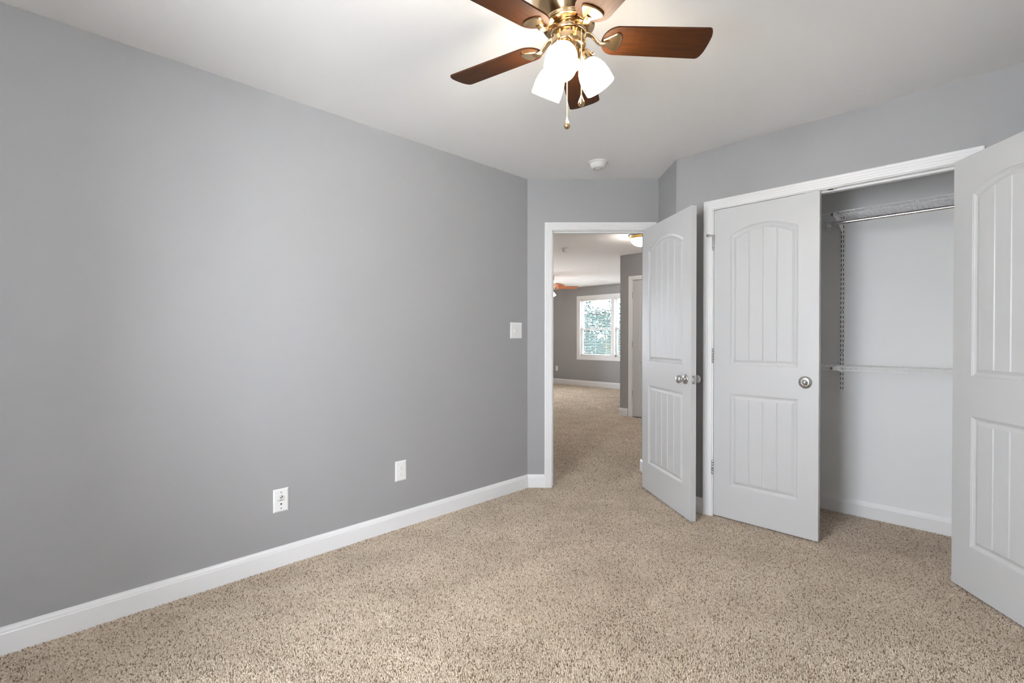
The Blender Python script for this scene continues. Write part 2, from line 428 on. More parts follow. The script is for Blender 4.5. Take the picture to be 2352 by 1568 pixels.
# ---- panelled doors
def panel_face(b, W, Z0, Z1, y, sgn, p0, p1, grooves):
    """moulded face of a two panel plank door in plane y; sgn=-1 faces -y. recess goes to -sgn."""
    NX = 24
    def Y(d): return y - sgn * d
    prof = [(0, 0), (.0020, .0030), (.0042, .0030), (.0090, .0068), (.0155, .0096), (.0195, .0098), (.0265, .0066), (.0345, .0032)]
    def loops(zb, zt, rise):
        half = (p1 - p0) / 2; xc = (p0 + p1) / 2
        gw = .0035
        L = []
        for e, d in prof:
            hw = half - e
            row = []
            for i in range(NX + 1):
                t = -1 + 2 * i / NX
                x = xc + hw * t
                zt_ = zt - e + (rise * (1 - t * t) if rise else 0)
                row.append((x, zb + e, zt_))
            L.append((row, d))
        return L
    def top_at(x, zb, zt, rise, e):
        half = (p1 - p0) / 2 - e; t = (x - (p0 + p1) / 2) / half
        return zt - e + rise * (1 - t * t)
    rise = .137 * (p1 - p0)
    LO = (.2185, .8240, 0.0); UP = (1.0085, 1.8500, rise)
    for zb, zt, rs in (LO, UP):
        L = loops(zb, zt, rs)
        for k in range(len(L) - 1):
            (r0, d0), (r1, d1) = L[k], L[k + 1]
            pts = []; fs = []
            for i in range(NX + 1):
                pts += [(r0[i][0], Y(d0), r0[i][1]), (r1[i][0], Y(d1), r1[i][1]), (r0[i][0], Y(d0), r0[i][2]), (r1[i][0], Y(d1), r1[i][2])]
            for i in range(NX):
                a, c = 4 * i, 4 * i + 4
                fs += [(a, c, c + 1, a + 1), (a + 3, c + 3, c + 2, a + 2)]
            fs += [(0, 1, 3, 2), (4 * NX + 2, 4 * NX + 3, 4 * NX + 1, 4 * NX)]
            b.add(pts, fs)
        # plank field with V grooves
        e, d = prof[-1]
        x0, x1 = p0 + e, p1 - e
        xs = [(x0 + (x1 - x0) * i / NX, 0) for i in range(NX + 1)]
        for g in range(1, grooves + 1):
            xg = x0 + (x1 - x0) * g / (grooves + 1)
            xs = [q for q in xs if abs(q[0] - xg) > .006 or q[0] in (x0, x1)]
            xs += [(xg - .0042, 0), (xg - .0012, .0032), (xg + .0012, .0032), (xg + .0042, 0)]
        xs.sort()
        pts = []; fs = []
        for x, gd in xs:
            zt_ = top_at(x, zb, zt, rs, e)
            if rs == 0: zt_ = zt - e
            pts += [(x, Y(d + gd), zb + e), (x, Y(d + gd), zt_)]
        for i in range(len(xs) - 1): fs.append((2 * i, 2 * i + 2, 2 * i + 3, 2 * i + 1))
        b.add(pts, fs)
    q = lambda xa, xb, za, zb: b.add([(xa, y, za), (xb, y, za), (xb, y, zb), (xa, y, zb)], [(0, 1, 2, 3)])
    q(0, p0, Z0, Z1); q(p1, W, Z0, Z1); q(p0, p1, Z0, LO[0]); q(p0, p1, LO[1], UP[0])
    pts = []; fs = []
    for i in range(NX + 1):
        x = p0 + (p1 - p0) * i / NX; t = -1 + 2 * i / NX
        pts += [(x, y, UP[1] + rise * (1 - t * t)), (x, y, Z1)]
    for i in range(NX): fs.append((2 * i, 2 * i + 2, 2 * i + 3, 2 * i + 1))
    b.add(pts, fs)
def door_leaf(W, grooves, stile=.107, Z0=.008, Z1=2.030, th=.035):
    b = MB()
    panel_face(b, W, Z0, Z1, 0.0, -1, stile, W - stile, grooves)
    panel_face(b, W, Z0, Z1, th, 1, stile, W - stile, grooves)
    b.add([(0, 0, Z0), (0, th, Z0), (0, th, Z1), (0, 0, Z1)], [(0, 1, 2, 3)])
    b.add([(W, 0, Z0), (W, th, Z0), (W, th, Z1), (W, 0, Z1)], [(0, 1, 2, 3)])
    b.add([(0, 0, Z0), (W, 0, Z0), (W, th, Z0), (0, th, Z0)], [(0, 1, 2, 3)])
    b.add([(0, 0, Z1), (W, 0, Z1), (W, th, Z1), (0, th, Z1)], [(0, 1, 2, 3)])
    return b
def hinge(root, x, y, z, r=.0062, h=.089, leaf=None):
    b = MB()
    prof = []
    for k in range(5):
        z0 = -h / 2 + h * k / 5; z1 = -h / 2 + h * (k + 1) / 5
        prof += [(r * .86, z0 + .0003), (r, z0 + .0012), (r, z1 - .0012), (r * .86, z1 - .0003)]
    b.lathe([(0, -h / 2 - .004), (r * .6, -h / 2 - .003)] + prof + [(r * .6, h / 2 + .003), (0, h / 2 + .004)], T(x, y, z), 14)
    if leaf:
        for (x0, x1, y0, y1) in leaf: b.box(x0, x1, y0, y1, z - h / 2, z + h / 2)
    o = b.build('hinge', M_NICKEL, root); o['label'] = 'satin nickel butt hinge'
    return o
YA = lambda sgn: ROT(PI / 2 * (1 if sgn < 0 else -1), 'X')   # local +z -> -y or +y
def knob(root, x, z, y, sgn):
    M = T(x, y, z) @ YA(sgn)
    b = MB().lathe([(0, 0), (.033, 0), (.033, .003), (.030, .0065), (.022, .0085), (.014, .010), (.0115, .013), (.0105, .022), (.012, .028), (.020, .033),
                    (.0255, .040), (.027, .047), (.0255, .054), (.020, .060), (.011, .0635), (0, .064)], M, 36)
    o = b.build('door_knob', M_NICKEL, root); o['label'] = 'satin nickel round door knob'
    return o

# door_1: bedroom door, hinged on the right jamb, swung about 98 degrees into the room
W1 = .740
ang = math.atan2(3.070 - 3.804, 1.126 - 1.0093)
d1 = struct(empty('door_1', T(1.0093, 3.804, 0) @ ROT(ang, 'Z') @ T(0, 0, 0)), 'white two panel bedroom door swung open into the room, with round knobs', 'door')
# local: x from hinge edge to free edge; visible hall face is local y=0 facing -y (towards the doorway)
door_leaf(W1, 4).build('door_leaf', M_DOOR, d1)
knob(d1, W1 - .070, .916, 0, -1)
knob(d1, W1 - .070, .916, .035, 1)
lp = MB().box(W1, W1 + .0015, .006, .029, .888, .945)
lp.box(W1 + .0014, W1 + .009, .011, .024, .906, .927, 1)
for zz in (.895, .938): lp.box(W1 + .0012, W1 + .0022, .015, .020, zz - .003, zz + .003, 2)
o = lp.build('latch_plate', [M_NICKEL, M_NICKEL, M_DARK], d1); o['label'] = 'nickel latch plate with bolt on the door edge'
for zz in (.324, 1.067, 1.815): hinge(d1, -.004, .041, zz)

# door_2: left closet door, closed but a little ajar
W2 = .606
d2 = struct(empty('door_2', FR @ T(CJ0 + .003, 0.0, 0) @ ROT(math.radians(-0.35), 'Z')), 'closed white arched panel closet door with a round rose but no knob grip', 'door')
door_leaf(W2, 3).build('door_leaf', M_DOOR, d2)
for zz in (.324, 1.067, 1.8155): hinge(d2, -.004, -.0065, zz, .0070)
b = MB()
b.lathe([(0, -.001), (.0362, 0), (.0362, .002), (.034, .006), (.026, .0105), (.018, .0125), (.0155, .0125), (.0145, .0095), (0, .0095)], T(.805 - .2675, 0, .9245) @ YA(-1), 40)
b.lathe([(.0095, .009), (.0095, .024), (.008, .026), (0, .026)], T(.805 - .2675, 0, .9245) @ YA(-1), 24)
for sx in (-.0225, .0225): b.lathe([(.004, .0095), (.0035, .0128), (0, .013)], T(.805 - .2675 + sx, 0, .9245) @ YA(-1), 12, 1)
o = b.build('knob_rose', [M_NICKEL, M_RUBBER], d2); o['label'] = 'satin nickel rose with a bare stub'
# hinge pin stop on the top hinge
b = MB()
b.lathe([(0, 0), (.0115, 0), (.0115, .008), (0, .008)], T(-.004, -.0065, 1.860), 16)
b.tube([(-.004, -.0065, 1.865), (-.022, -.034, 1.863)], .0028, 8)
b.lathe([(0, 0), (.0085, 0), (.0098, .004), (.0098, .011), (.007, .015), (0, .015)], T(-.020, -.032, 1.863) @ ROT(math.radians(-135), 'Z') @ ROT(PI / 2, 'Y'), 16)
o = b.build('hinge_pin_stop', M_NICKEL, d2); o['label'] = 'small metal hinge pin door stop with round bumper'

# door_3: right closet door, swung open towards the camera
dirx, diry = -.115, -.9934
ang3 = math.atan2(diry, dirx)
d3 = struct(empty('door_3', T(2.117, 2.333, 0) @ ROT(ang3, 'Z')), 'white arched panel closet door standing wide open at the right edge', 'door')
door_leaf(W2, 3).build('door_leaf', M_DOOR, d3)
for zz in (.324, 1.067, 1.815): hinge(d3, -.004, .0415, zz)

# door_4: closed door in the hall
d4 = struct(empty('door_4', F0 @ T(HD0 + .003, HB, 0)), 'closed white panel door in the hall seen through the doorway', 'door')
door_leaf(.737, 4, Z1=2.040).build('door_leaf', M_DOOR, d4)
for zz in (.350, 1.086, 1.821): hinge(d4, -.004, -.0062, zz)

# ---- windows
def window(name, F, x0, x1, z0, z1, label, yd, grilles=True):
    root = struct(empty(name, F), label, 'window')
    b = MB()
    for (xa, xb, za, zb) in ((x0, x0 + .025, z0, z1), (x1 - .025, x1, z0, z1), (x0 + .025, x1 - .025, z0, z0 + .03), (x0 + .025, x1 - .025, z1 - .025, z1)):
        b.box(xa, xb, min(0, yd), max(0, yd), za, zb)
    b.build('window_frame', M_TRIM, root)
    sg = 1 if yd > 0 else -1
    zm = z0 + (z1 - z0) * .475
    for nm, za, zb, off, gr in (('lower_sash', z0 + .03, zm + .02, .062, False), ('upper_sash', zm - .02, z1 - .025, .092, grilles)):
        ya = off * sg; yb = (off + .028) * sg; ya, yb = min(ya, yb), max(ya, yb)
        xa, xb = x0 + .025, x1 - .025; f = .042
        s = MB().box(xa, xa + f, ya, yb, za, zb).box(xb - f, xb, ya, yb, za, zb).box(xa + f, xb - f, ya, yb, za, za + f).box(xa + f, xb - f, ya, yb, zb - f, zb)
        sh = s.build(nm, M_TRIM, root)
        ym = (ya + yb) / 2
        MB().box(xa + f - .002, xb - f + .002, ym - .002, ym + .002, za + f - .002, zb - f + .002).build('pane', M_GLASS, sh)
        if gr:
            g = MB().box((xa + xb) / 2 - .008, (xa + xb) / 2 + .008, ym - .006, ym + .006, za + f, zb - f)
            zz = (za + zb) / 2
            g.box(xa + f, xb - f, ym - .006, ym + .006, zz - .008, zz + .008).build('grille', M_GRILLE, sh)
    return root
FW = F0 @ T(0, FB, 0)
window('window_1', FW, VX0, VXM - .02, VZ0, VZ1, 'left window of the far double window, trees outside, beside the grey wall', OUT + .02)
window('window_2', FW, VXM + .02, VX1, VZ0, VZ1, 'right window of the far double window, half hidden by the hall corner', OUT + .02)
o = fix_normals(casing_mesh(VX0, VX1, VZ1, VZ0, 1.12, True).build('trim_4', M_TRIM, M=FW)); struct(o, 'white casing framing the far double window', 'window casing')
o = MB().box(VXM - .046, VXM + .046, -.012, 0, VZ0 - .005, VZ1 + .005).build('trim_5', M_TRIM, M=FW); struct(o, 'white mullion between the two far windows', 'window casing')
window('window_3', F0 @ T(0, RB, 0), WX0, WX1, WZ0, WZ1, 'bedroom window behind the viewer, facing the closet', -(OUT + .02), True)

window('window_fill_4', FEND, EX0, EX1, WZ0, WZ1, 'added side window brightening the far room, out of view', OUT + .02, True)  # unseen window added to brighten the hall and far room
window('window_fill_5', FSIDE, SX0, SX1, WZ0, WZ1, 'added bedroom side window for fill light, facing the long left wall', OUT + .02, True)  # unseen window added as soft fill for the bedroom and closet
def portal(F, x0, x1, z0, z1, y, flip):
    l = bpy.data.lights.new('window_portal', 'AREA'); l.shape = 'RECTANGLE'; l.size = x1 - x0; l.size_y = z1 - z0
    l.cycles.is_portal = True
    o = bpy.data.objects.new('window_portal', l); COL.objects.link(o)
    o.matrix_world = F @ T((x0 + x1) / 2, y, (z0 + z1) / 2) @ ROT(PI / 2 if flip else -PI / 2, 'X')
portal(F0 @ T(0, RB, 0), WX0, WX1, WZ0, WZ1, -.16, True)
portal(FW, VX0, VX1, VZ0, VZ1, .16, False)
portal(FSIDE, SX0, SX1, WZ0, WZ1, .16, False)
portal(FEND, EX0, EX1, WZ0, WZ1, .16, False)

# ---- carpet pile: leaning cut tufts over the part of the floor that can be seen
import numpy as np
def carpet_pile():
    rng = np.random.default_rng(5)
    def grid(x0, x1, y0, y1, sp):
        xs = np.arange(x0, x1, sp); ys = np.arange(y0, y1, sp * .87)
        X, Y = np.meshgrid(xs, ys); X = X + (np.arange(len(ys)) % 2)[:, None] * sp * .5
        P = np.stack([X.ravel(), Y.ravel()], 1)
        return P + rng.uniform(-.42, .42, P.shape) * sp
    P = grid(-2.6, 3.2, .9, 4.6, .0057)
    x, y = P[:, 0], P[:, 1]
    room = (y - x < 3.7119 - .018) & ((x + y < 4.5294 - .018) | ((x < CRX - .012) & (y > CRY - .1))) & (y < CLY - .013) & (np.abs(x) < 1.12 * y + .45) & (x - y < .67)
    room &= ~((x > CRX - .012) & (y > CRY - .02))
    sgn = ((x - CRX) - (y - CRY)) / math.sqrt(2); dep = (x + y - 4.5294) / math.sqrt(2)
    clo = (dep > -.02) & (dep < CD - .013) & (sgn > np.where(dep < OUT, CJ0, .11)) & (sgn < np.where(dep < OUT, CJ1, 1.66))
    dw = (y > CLY - .02) & (y < CLY + OUT + .02) & (x > DJ0 + .002) & (x < DJ1 - .002)
    A = P[room | clo | dw]
    P = grid(-.5, 2.6, CLY + OUT, 8.0, .0088)
    x, y = P[:, 0], P[:, 1]
    hall = ((x + y < HB * math.sqrt(2) - .018) | (y - x > 4.07 * math.sqrt(2) + .02)) & ((x + y) > 2.9 * math.sqrt(2))
    A2 = P[(x > .04 * y - .25) & (x < .30 * y + .25) & ~((x > CRX - .014) & (y < 4.315)) & hall]
    P = grid(-.2, 4.2, 8.0, 13.3, .0135)
    x, y = P[:, 0], P[:, 1]
    A3 = P[(x > .04 * y - .25) & (x < .30 * y + .25) & (y - x > 4.07 * math.sqrt(2) + .02) & (x + y < FB * math.sqrt(2) - .018)]
    V = []; C = []
    for Q, r, hh in ((A, .0038, .0084), (A2, .0060, .0088), (A3, .0092, .0090)):
        n = len(Q)
        a = rng.uniform(0, 2 * PI, n); k = rng.uniform(.85, 1.2, n)
        v = np.empty((n, 6, 3))
        L = rng.normal(0, .36 * r, (n, 2)); hz = FLZ + hh * rng.uniform(.74, 1.12, n)
        for j in range(3):
            ca, sa = np.cos(a + j * 2 * PI / 3) * r * k, np.sin(a + j * 2 * PI / 3) * r * k
            v[:, j, 0] = Q[:, 0] + ca; v[:, j, 1] = Q[:, 1] + sa; v[:, j, 2] = FLZ - .001
            v[:, j + 3, 0] = Q[:, 0] + ca * .62 + L[:, 0]; v[:, j + 3, 1] = Q[:, 1] + sa * .62 + L[:, 1]; v[:, j + 3, 2] = hz
        V.append(v.reshape(-1, 3))
        t = rng.random(n)
        lo = np.array((.33, .25, .178)); mi = np.array((.62, .52, .41)); hi = np.array((.76, .655, .538))
        c = np.where((t < .12)[:, None], lo, np.where((t < .55)[:, None], mi, hi)) * rng.uniform(.9, 1.08, n)[:, None]
        C.append(np.repeat(np.concatenate([c, np.ones((n, 1))], 1), 6, axis=0))
    V = np.concatenate(V); C = np.concatenate(C); n = len(V) // 6
    b4 = (np.arange(n) * 6)[:, None]
    F = np.concatenate([b4 + np.array(q) for q in ((0, 1, 4), (0, 4, 3), (1, 2, 5), (1, 5, 4), (2, 0, 3), (2, 3, 5), (3, 4, 5))], 1).reshape(-1, 3)
    me = bpy.data.meshes.new('carpet_pile')
    me.vertices.add(len(V)); me.vertices.foreach_set('co', V.ravel().astype(np.float32))
    m = len(F)
    me.loops.add(3 * m); me.loops.foreach_set('vertex_index', F.ravel().astype(np.int32))
    me.polygons.add(m); me.polygons.foreach_set('loop_start', np.arange(0, 3 * m, 3, dtype=np.int32))
    me.polygons.foreach_set('use_smooth', np.ones(m, dtype=bool))
    at = me.color_attributes.new('yarn', 'FLOAT_COLOR', 'POINT'); at.data.foreach_set('color', C.ravel().astype(np.float32))
    me.update(); me.validate()
    me.materials.append(M_PILE)
    o = bpy.data.objects.new('carpet_pile', me); COL.objects.link(o)
    o.parent = floor; o.matrix_local = F0.inverted()
    o['kind'] = 'stuff'; o['label'] = 'short flecked beige carpet pile'
    return o
carpet_pile()

# ================================================================== FITTINGS ON THE WALLS
# light switch: two toggles
e = tag(empty('light_switch', FL @ T(-.129, 0, 1.242)), 'white double toggle light switch on left wall beside the doorway', 'light switch')
MB().plate(-.0625, .0625, -.0615, .0615, .007, .007).build('cover_plate', M_PLATE, e)
for x, up in ((-.023, -1), (.023, 1)):
    b = MB().box(x - .0055, x + .0055, -.0085, -.006, -.0125, .0125)
    M = T(x, -.007, 0) @ ROT(up * -.55, 'X')
    k = len(b.v); b.box(-.0042, .0042, -.016, 0, -.0045, .0045)
    b.v[k:] = [tuple(M @ Vector(p)) for p in b.v[k:]]
    b.build('toggle', M_PLATE, e)
    for zz in (-.030, .030): MB().lathe([(.003, 0), (.0028, .0009), (0, .0011)], T(x, -.0068, zz) @ YA(-1), 10).build('screw', M_PLATE, e)
# coax and phone plate
e = tag(empty('cable_outlet', FL @ T(-1.868, 0, .3405)), 'white cable and phone jack plate, nearer of the two low wall plates', 'wall plate')
MB().plate(-.038, .038, -.060, .060, .0065, .007).build('cover_plate', M_PLATE, e)
for zz in (-.0415, .0415): MB().lathe([(.0034, 0), (.003, .0011), (0, .0013)], T(.0, -.0063, zz) @ YA(-1), 12).build('screw', M_RUBBER, e)
b = MB().lathe([(.0078, 0), (.0078, .003), (.0048, .003), (.0048, .010), (.003, .010), (.003, .006), (0, .006)], T(0, -.0063, .0185) @ YA(-1), 20)
o = b.build('coax_connector', M_NICKEL, e); o['label'] = 'threaded metal coax connector'
b = MB().box(-.018, .018, -.0070, -.0062, -.0042, .0052).box(-.006, .006, -.0073, -.0069, -.0005, .0020, 1)
o = b.build('label_strip', [M_TAPE, M_INK], e); o['label'] = 'clear tape label strip'
b = MB().box(-.0062, .0062, -.0085, -.0062, -.0235, -.0125, 0).box(-.0045, .0035, -.0088, -.0083, -.0222, -.0150, 1)
b.build('phone_jack', [M_PLATE, M_DARK], e)
# duplex outlet builder
def duplex(name, F, label, w=.079, h=.125):
    e = tag(empty(name, F), label, 'electrical outlet')
    MB().plate(-w / 2, w / 2, -h / 2, h / 2, .0065, .007).build('cover_plate', M_PLATE, e)
    for zc in (.0195, -.0195):
        b = MB(); n = 20; out = []
        for i in range(n):
            a = 2 * PI * i / n; x = .0172 * math.cos(a); z = max(-.0128, min(.0128, .0172 * math.sin(a)))
            out.append((x, z))
        P = [(x, -.006, z + zc) for x, z in out] + [(x * .95, -.0088, z * .95 + zc) for x, z in out]
        b.add(P, [(i, (i + 1) % n, (i + 1) % n + n, i + n) for i in range(n)] + [tuple(range(n, 2 * n))])
        b.box(-.0072, -.0052, -.0092, -.0086, zc + .000, zc + .0085, 1)
        b.box(.0052, .0068, -.0092, -.0086, zc + .001, zc + .0075, 1)
        b.lathe([(.0026, 0), (0, .0005)], T(0, -.0087, zc - .0068) @ YA(-1), 12, 2)
        fix_normals(b.build('receptacle', [M_PLATE, M_TAPE, M_DARK], e))
    MB().lathe([(.003, 0), (.0028, .0009), (0, .0011)], T(0, -.0063, 0) @ YA(-1), 12).build('screw', M_PLATE, e)
    return e
duplex('electrical_outlet', FL @ T(-1.1525, 0, .3545), 'white duplex outlet low on the left wall, nearer the doorway')
duplex('electrical_outlet', FW @ T(-8.04, 0, .395), 'small white outlet low on the far wall under the distant window')

# smoke detectors
def detector(loc, r, label, group=None):
    e = tag(empty('smoke_detector', T(*loc)), label, 'smoke detector')
    b = MB().lathe([(0, 0), (r, 0), (r, -.006), (r * .97, -.010), (r * .80, -.012), (r * .79, -.016)], Matrix(), 40)
    b.build('base_ring', M_PLASTIC, e)
    b = MB().lathe([(r * .79, -.013), (r * .80, -.018), (r * .74, -.034), (r * .66, -.044), (r * .50, -.048), (r * .46, -.046), (r * .30, -.046), (r * .26, -.049), (0, -.050)], Matrix(), 40)
    b.build('sensor_cover', M_PLASTIC, e)
    b = MB()
    for k in range(10):
        a = 2 * PI * k / 10
        q = [Matrix.Rotation(a, 3, 'Z') @ Vector(p) for p in ((r * .33, -.004, -.0462), (r * .44, -.004, -.0462), (r * .44, .004, -.0462), (r * .33, .004, -.0462))]
        b.add(q, [(3, 2, 1, 0)])
    o = b.build('vent_slots', M_RUBBER, e); o['label'] = 'dark vent slots'
    return e
detector((.594, 3.445, H), .071, 'round white smoke detector on the bedroom ceiling above the doorway')
detector((.700, 6.77, H), .051, 'small white smoke detector on the hall ceiling, seen through the doorway')

# flush ceiling light in the hall
e = tag(empty('ceiling_light', T(1.555, 5.90, H)), 'lit flush dome ceiling light with brass rim in the hall', 'ceiling light')
MB().lathe([(0, 0), (.155, 0), (.152, -.012), (.142, -.018), (.142, -.022)], Matrix(), 48).build('ceiling_pan', M_NICKEL, e)
o = MB().lathe([(.142, -.018), (.146, -.022), (.144, -.036), (.138, -.046), (.132, -.048)], Matrix(), 48).build('rim', M_BRASS, e); o['label'] = 'brass rim ring'
o = MB().lathe([(.134, -.044), (.130, -.062), (.118, -.088), (.094, -.112), (.060, -.128), (.028, -.135), (0, -.136)], Matrix(), 48).build('glass_dome', M_DOME, e); o['label'] = 'glowing frosted glass dome'
o = MB().lathe([(0, -.135), (.008, -.136), (.009, -.142), (.004, -.150), (0, -.151)], Matrix(), 16).build('finial', M_BRASS, e)

# air vent on the far ceiling
e = tag(empty('air_vent', F0 @ T(-6.30, 8.985, H)), 'flat white register on the far room ceiling near the window wall', 'air vent')
b = MB().box(-.20, .20, -.085, -.065, -.008, 0).box(-.20, .20, .065, .085, -.008, 0).box(-.20, -.18, -.065, .065, -.008, 0).box(.18, .20, -.065, .065, -.008, 0)
b.build('frame', M_PLASTIC, e)
b = MB().box(-.18, .18, -.065, .065, -.0012, -.0002, 1)
for k in range(9): b.box(-.18, .18, -.06 + k * .0145, -.06 + k * .0145 + .006, -.006, -.003)
b.build('louvre_grille', [M_PLASTIC, M_RUBBER], e)

# window blinds
def blind(x0, x1, label, F):
    e = tag(empty('window_blind', F @ T(x0, .038, VZ1)), label, 'window blind', 'white blinds on the far double window')
    W = x1 - x0
    MB().box(0, W, -.030, .026, -.062, -.002).build('headrail', M_BLIND, e)
    b = MB(); n = 36
    for k in range(n):
        z = -.080 - k * (VZ1 - VZ0 - .125) / (n - 1)
        b.add([(.006, -.021, z - .003), (W - .006, -.021, z - .003), (W - .006, .019, z + .001), (.006, .019, z + .001),
               (.006, -.021, z - .0055), (W - .006, -.021, z - .0055), (W - .006, .019, z - .0015), (.006, .019, z - .0015)],
              [(0, 1, 2, 3), (7, 6, 5, 4), (0, 4, 5, 1), (2, 6, 7, 3), (0, 3, 7, 4), (1, 5, 6, 2)])
    b.build('slats', M_BLIND, e)
    MB().box(.006, W - .006, -.018, .016, -(VZ1 - VZ0) + .031, -(VZ1 - VZ0) + .044).build('bottom_rail', M_BLIND, e)
    for x in (W * .16, W * .5, W * .84):
        MB().tube([(x, -.0225, -.05), (x, -.0225, -(VZ1 - VZ0) + .04)], .0012, 6).build('ladder_cord', M_BLIND, e)
blind(VX0 + .028, VXM - .048, 'open white slat blind on the left of the two far windows', FW)
blind(VXM + .048, VX1 - .028, 'open white slat blind on the right far window, cut by the hall corner', FW)

# ================================================================== CLOSET FITTINGS
def wire_shelf(z, label):
    e = tag(empty('wire_shelf', FR @ T(0, 0, z)), label, 'wire shelf', 'white wire closet shelves')
    x0, x1 = .105, 1.665; yb, yf = CD - .006, CD - .303
    b = MB(); n = int((x1 - x0) / .0254)
    for k in range(n + 1):
        x = x0 + k * .0254
        b.tube([(x, yb, .0008), (x, yf + .003, .0008), (x, yf, -.002), (x, yf, -.0225)], .00135, 6)
    for y in (yb + .002, yf + .15): b.tube([(x0, y, -.0022), (x1, y, -.0022)], .0024, 8)
    b.build('wire_deck', M_VINYL, e)
    b = MB()
    for zz in (-.0005, -.0222): b.tube([(x0, yf - .0012, zz), (x1, yf - .0012, zz)], .0024, 8)
    b.build('front_lip', M_VINYL, e)
    return e
ZU, ZL = 1.979, 1.004
wire_shelf(ZU, 'upper white wire shelf in the closet above the hanging rod')
wire_shelf(ZL, 'lower white wire shelf in the closet at mid height')
# slotted upright
e = tag(empty('shelf_standard', FR @ T(.8545, CD, 0)), 'white slotted metal upright screwed to the closet back wall', 'shelf standard')
b = MB().box(-.0136, .0136, -.004, 0, .8262, 2.03).box(-.0136, -.0106, -.013, -.004, .8262, 2.03).box(.0106, .0136, -.013, -.004, .8262, 2.03).box(-.0136, .0136, -.0145, -.0125, .8262, 2.03)
b.build('channel', M_VINYL, e)
b = MB(); z = .836; k = 0
while z < 2.015:
    for x in (-.0066, .0066): b.box(x - .0020, x + .0020, -.0152, -.0143, z, z + .019)
    if k % 9 == 7: b.lathe([(.0034, 0), (0, .0004)], T(0, -.0147, z + .0255) @ YA(-1), 12)
    z += .032; k += 1
o = b.build('slots', M_SLOT, e); o['label'] = 'dark punched slot pairs'
def bracket(z, label, hang):
    e = tag(empty('shelf_bracket', FR @ T(.8545, CD - .0145, z)), label, 'shelf bracket')
    b = MB()
    prof = [(0, -.003), (-.288, -.003), (-.288, -.016), (-.20, -.022), (-.03, -.050 if not hang else -.075), (0, -.062 if not hang else -.095)]
    n = len(prof)
    p = [(-.0016, y, q) for y, q in prof] + [(.0016, y, q) for y, q in prof]
    b.add(p, [(i, (i + 1) % n, (i + 1) % n + n, i + n) for i in range(n)] + [tuple(range(n))[::-1], tuple(range(n, 2 * n))])
    b.box(-.0055, .0055, -.288, -.004, -.0055, -.003)
    fix_normals(b.build('arm', M_VINYL, e))
    o = MB().box(-.006, .004, -.296, -.282, -.021, -.004).build('front_clip', M_RUBBER, e); o['label'] = 'dark lip clip'
    return e
bracket(ZU, 'white bracket carrying the upper wire shelf', True)
bracket(ZL, 'white bracket carrying the lower wire shelf', False)
YR = CD - .303; ZR = 1.908
b = MB().tube([(.108, YR, ZR), (1.66, YR, ZR)], .0108, 20)
tag(b.build('closet_rod', M_CHROME, M=FR), 'chrome hanging rod under the upper closet shelf', 'closet rod')
e = tag(empty('rod_support', FR @ T(.838, YR, ZR)), 'white plastic hook holding the chrome rod under the upper shelf', 'rod hook')
b = MB()
pp = [(.0138 * math.cos(a), .0138 * math.sin(a)) for a in [math.radians(q) for q in range(170, 371, 10)]]
P = [(x, y, zz) for x in (-.011, .011) for (y, zz) in pp] + [(x, y * 1.28, zz * 1.28) for x in (-.011, .011) for (y, zz) in pp]
n = len(pp); fs = []
for i in range(n - 1):
    fs += [(i, i + 1, n + i + 1, n + i), (2 * n + i, 3 * n + i, 3 * n + i + 1, 2 * n + i + 1), (i, 2 * n + i, 2 * n + i + 1, i + 1), (n + i, n + i + 1, 3 * n + i + 1, 3 * n + i)]
b.add(P, fs).box(-.011, .011, .0138, .0178, 0, .066).build('saddle', M_VINYL, e)
MB().tube([(-.006, 0, -.016), (-.0085, 0, -.028), (-.005, 0, -.040), (0, 0, -.043), (.005, 0, -.040), (.0085, 0, -.028), (.006, 0, -.016)], .0026, 8).build('loop', M_VINYL, e)

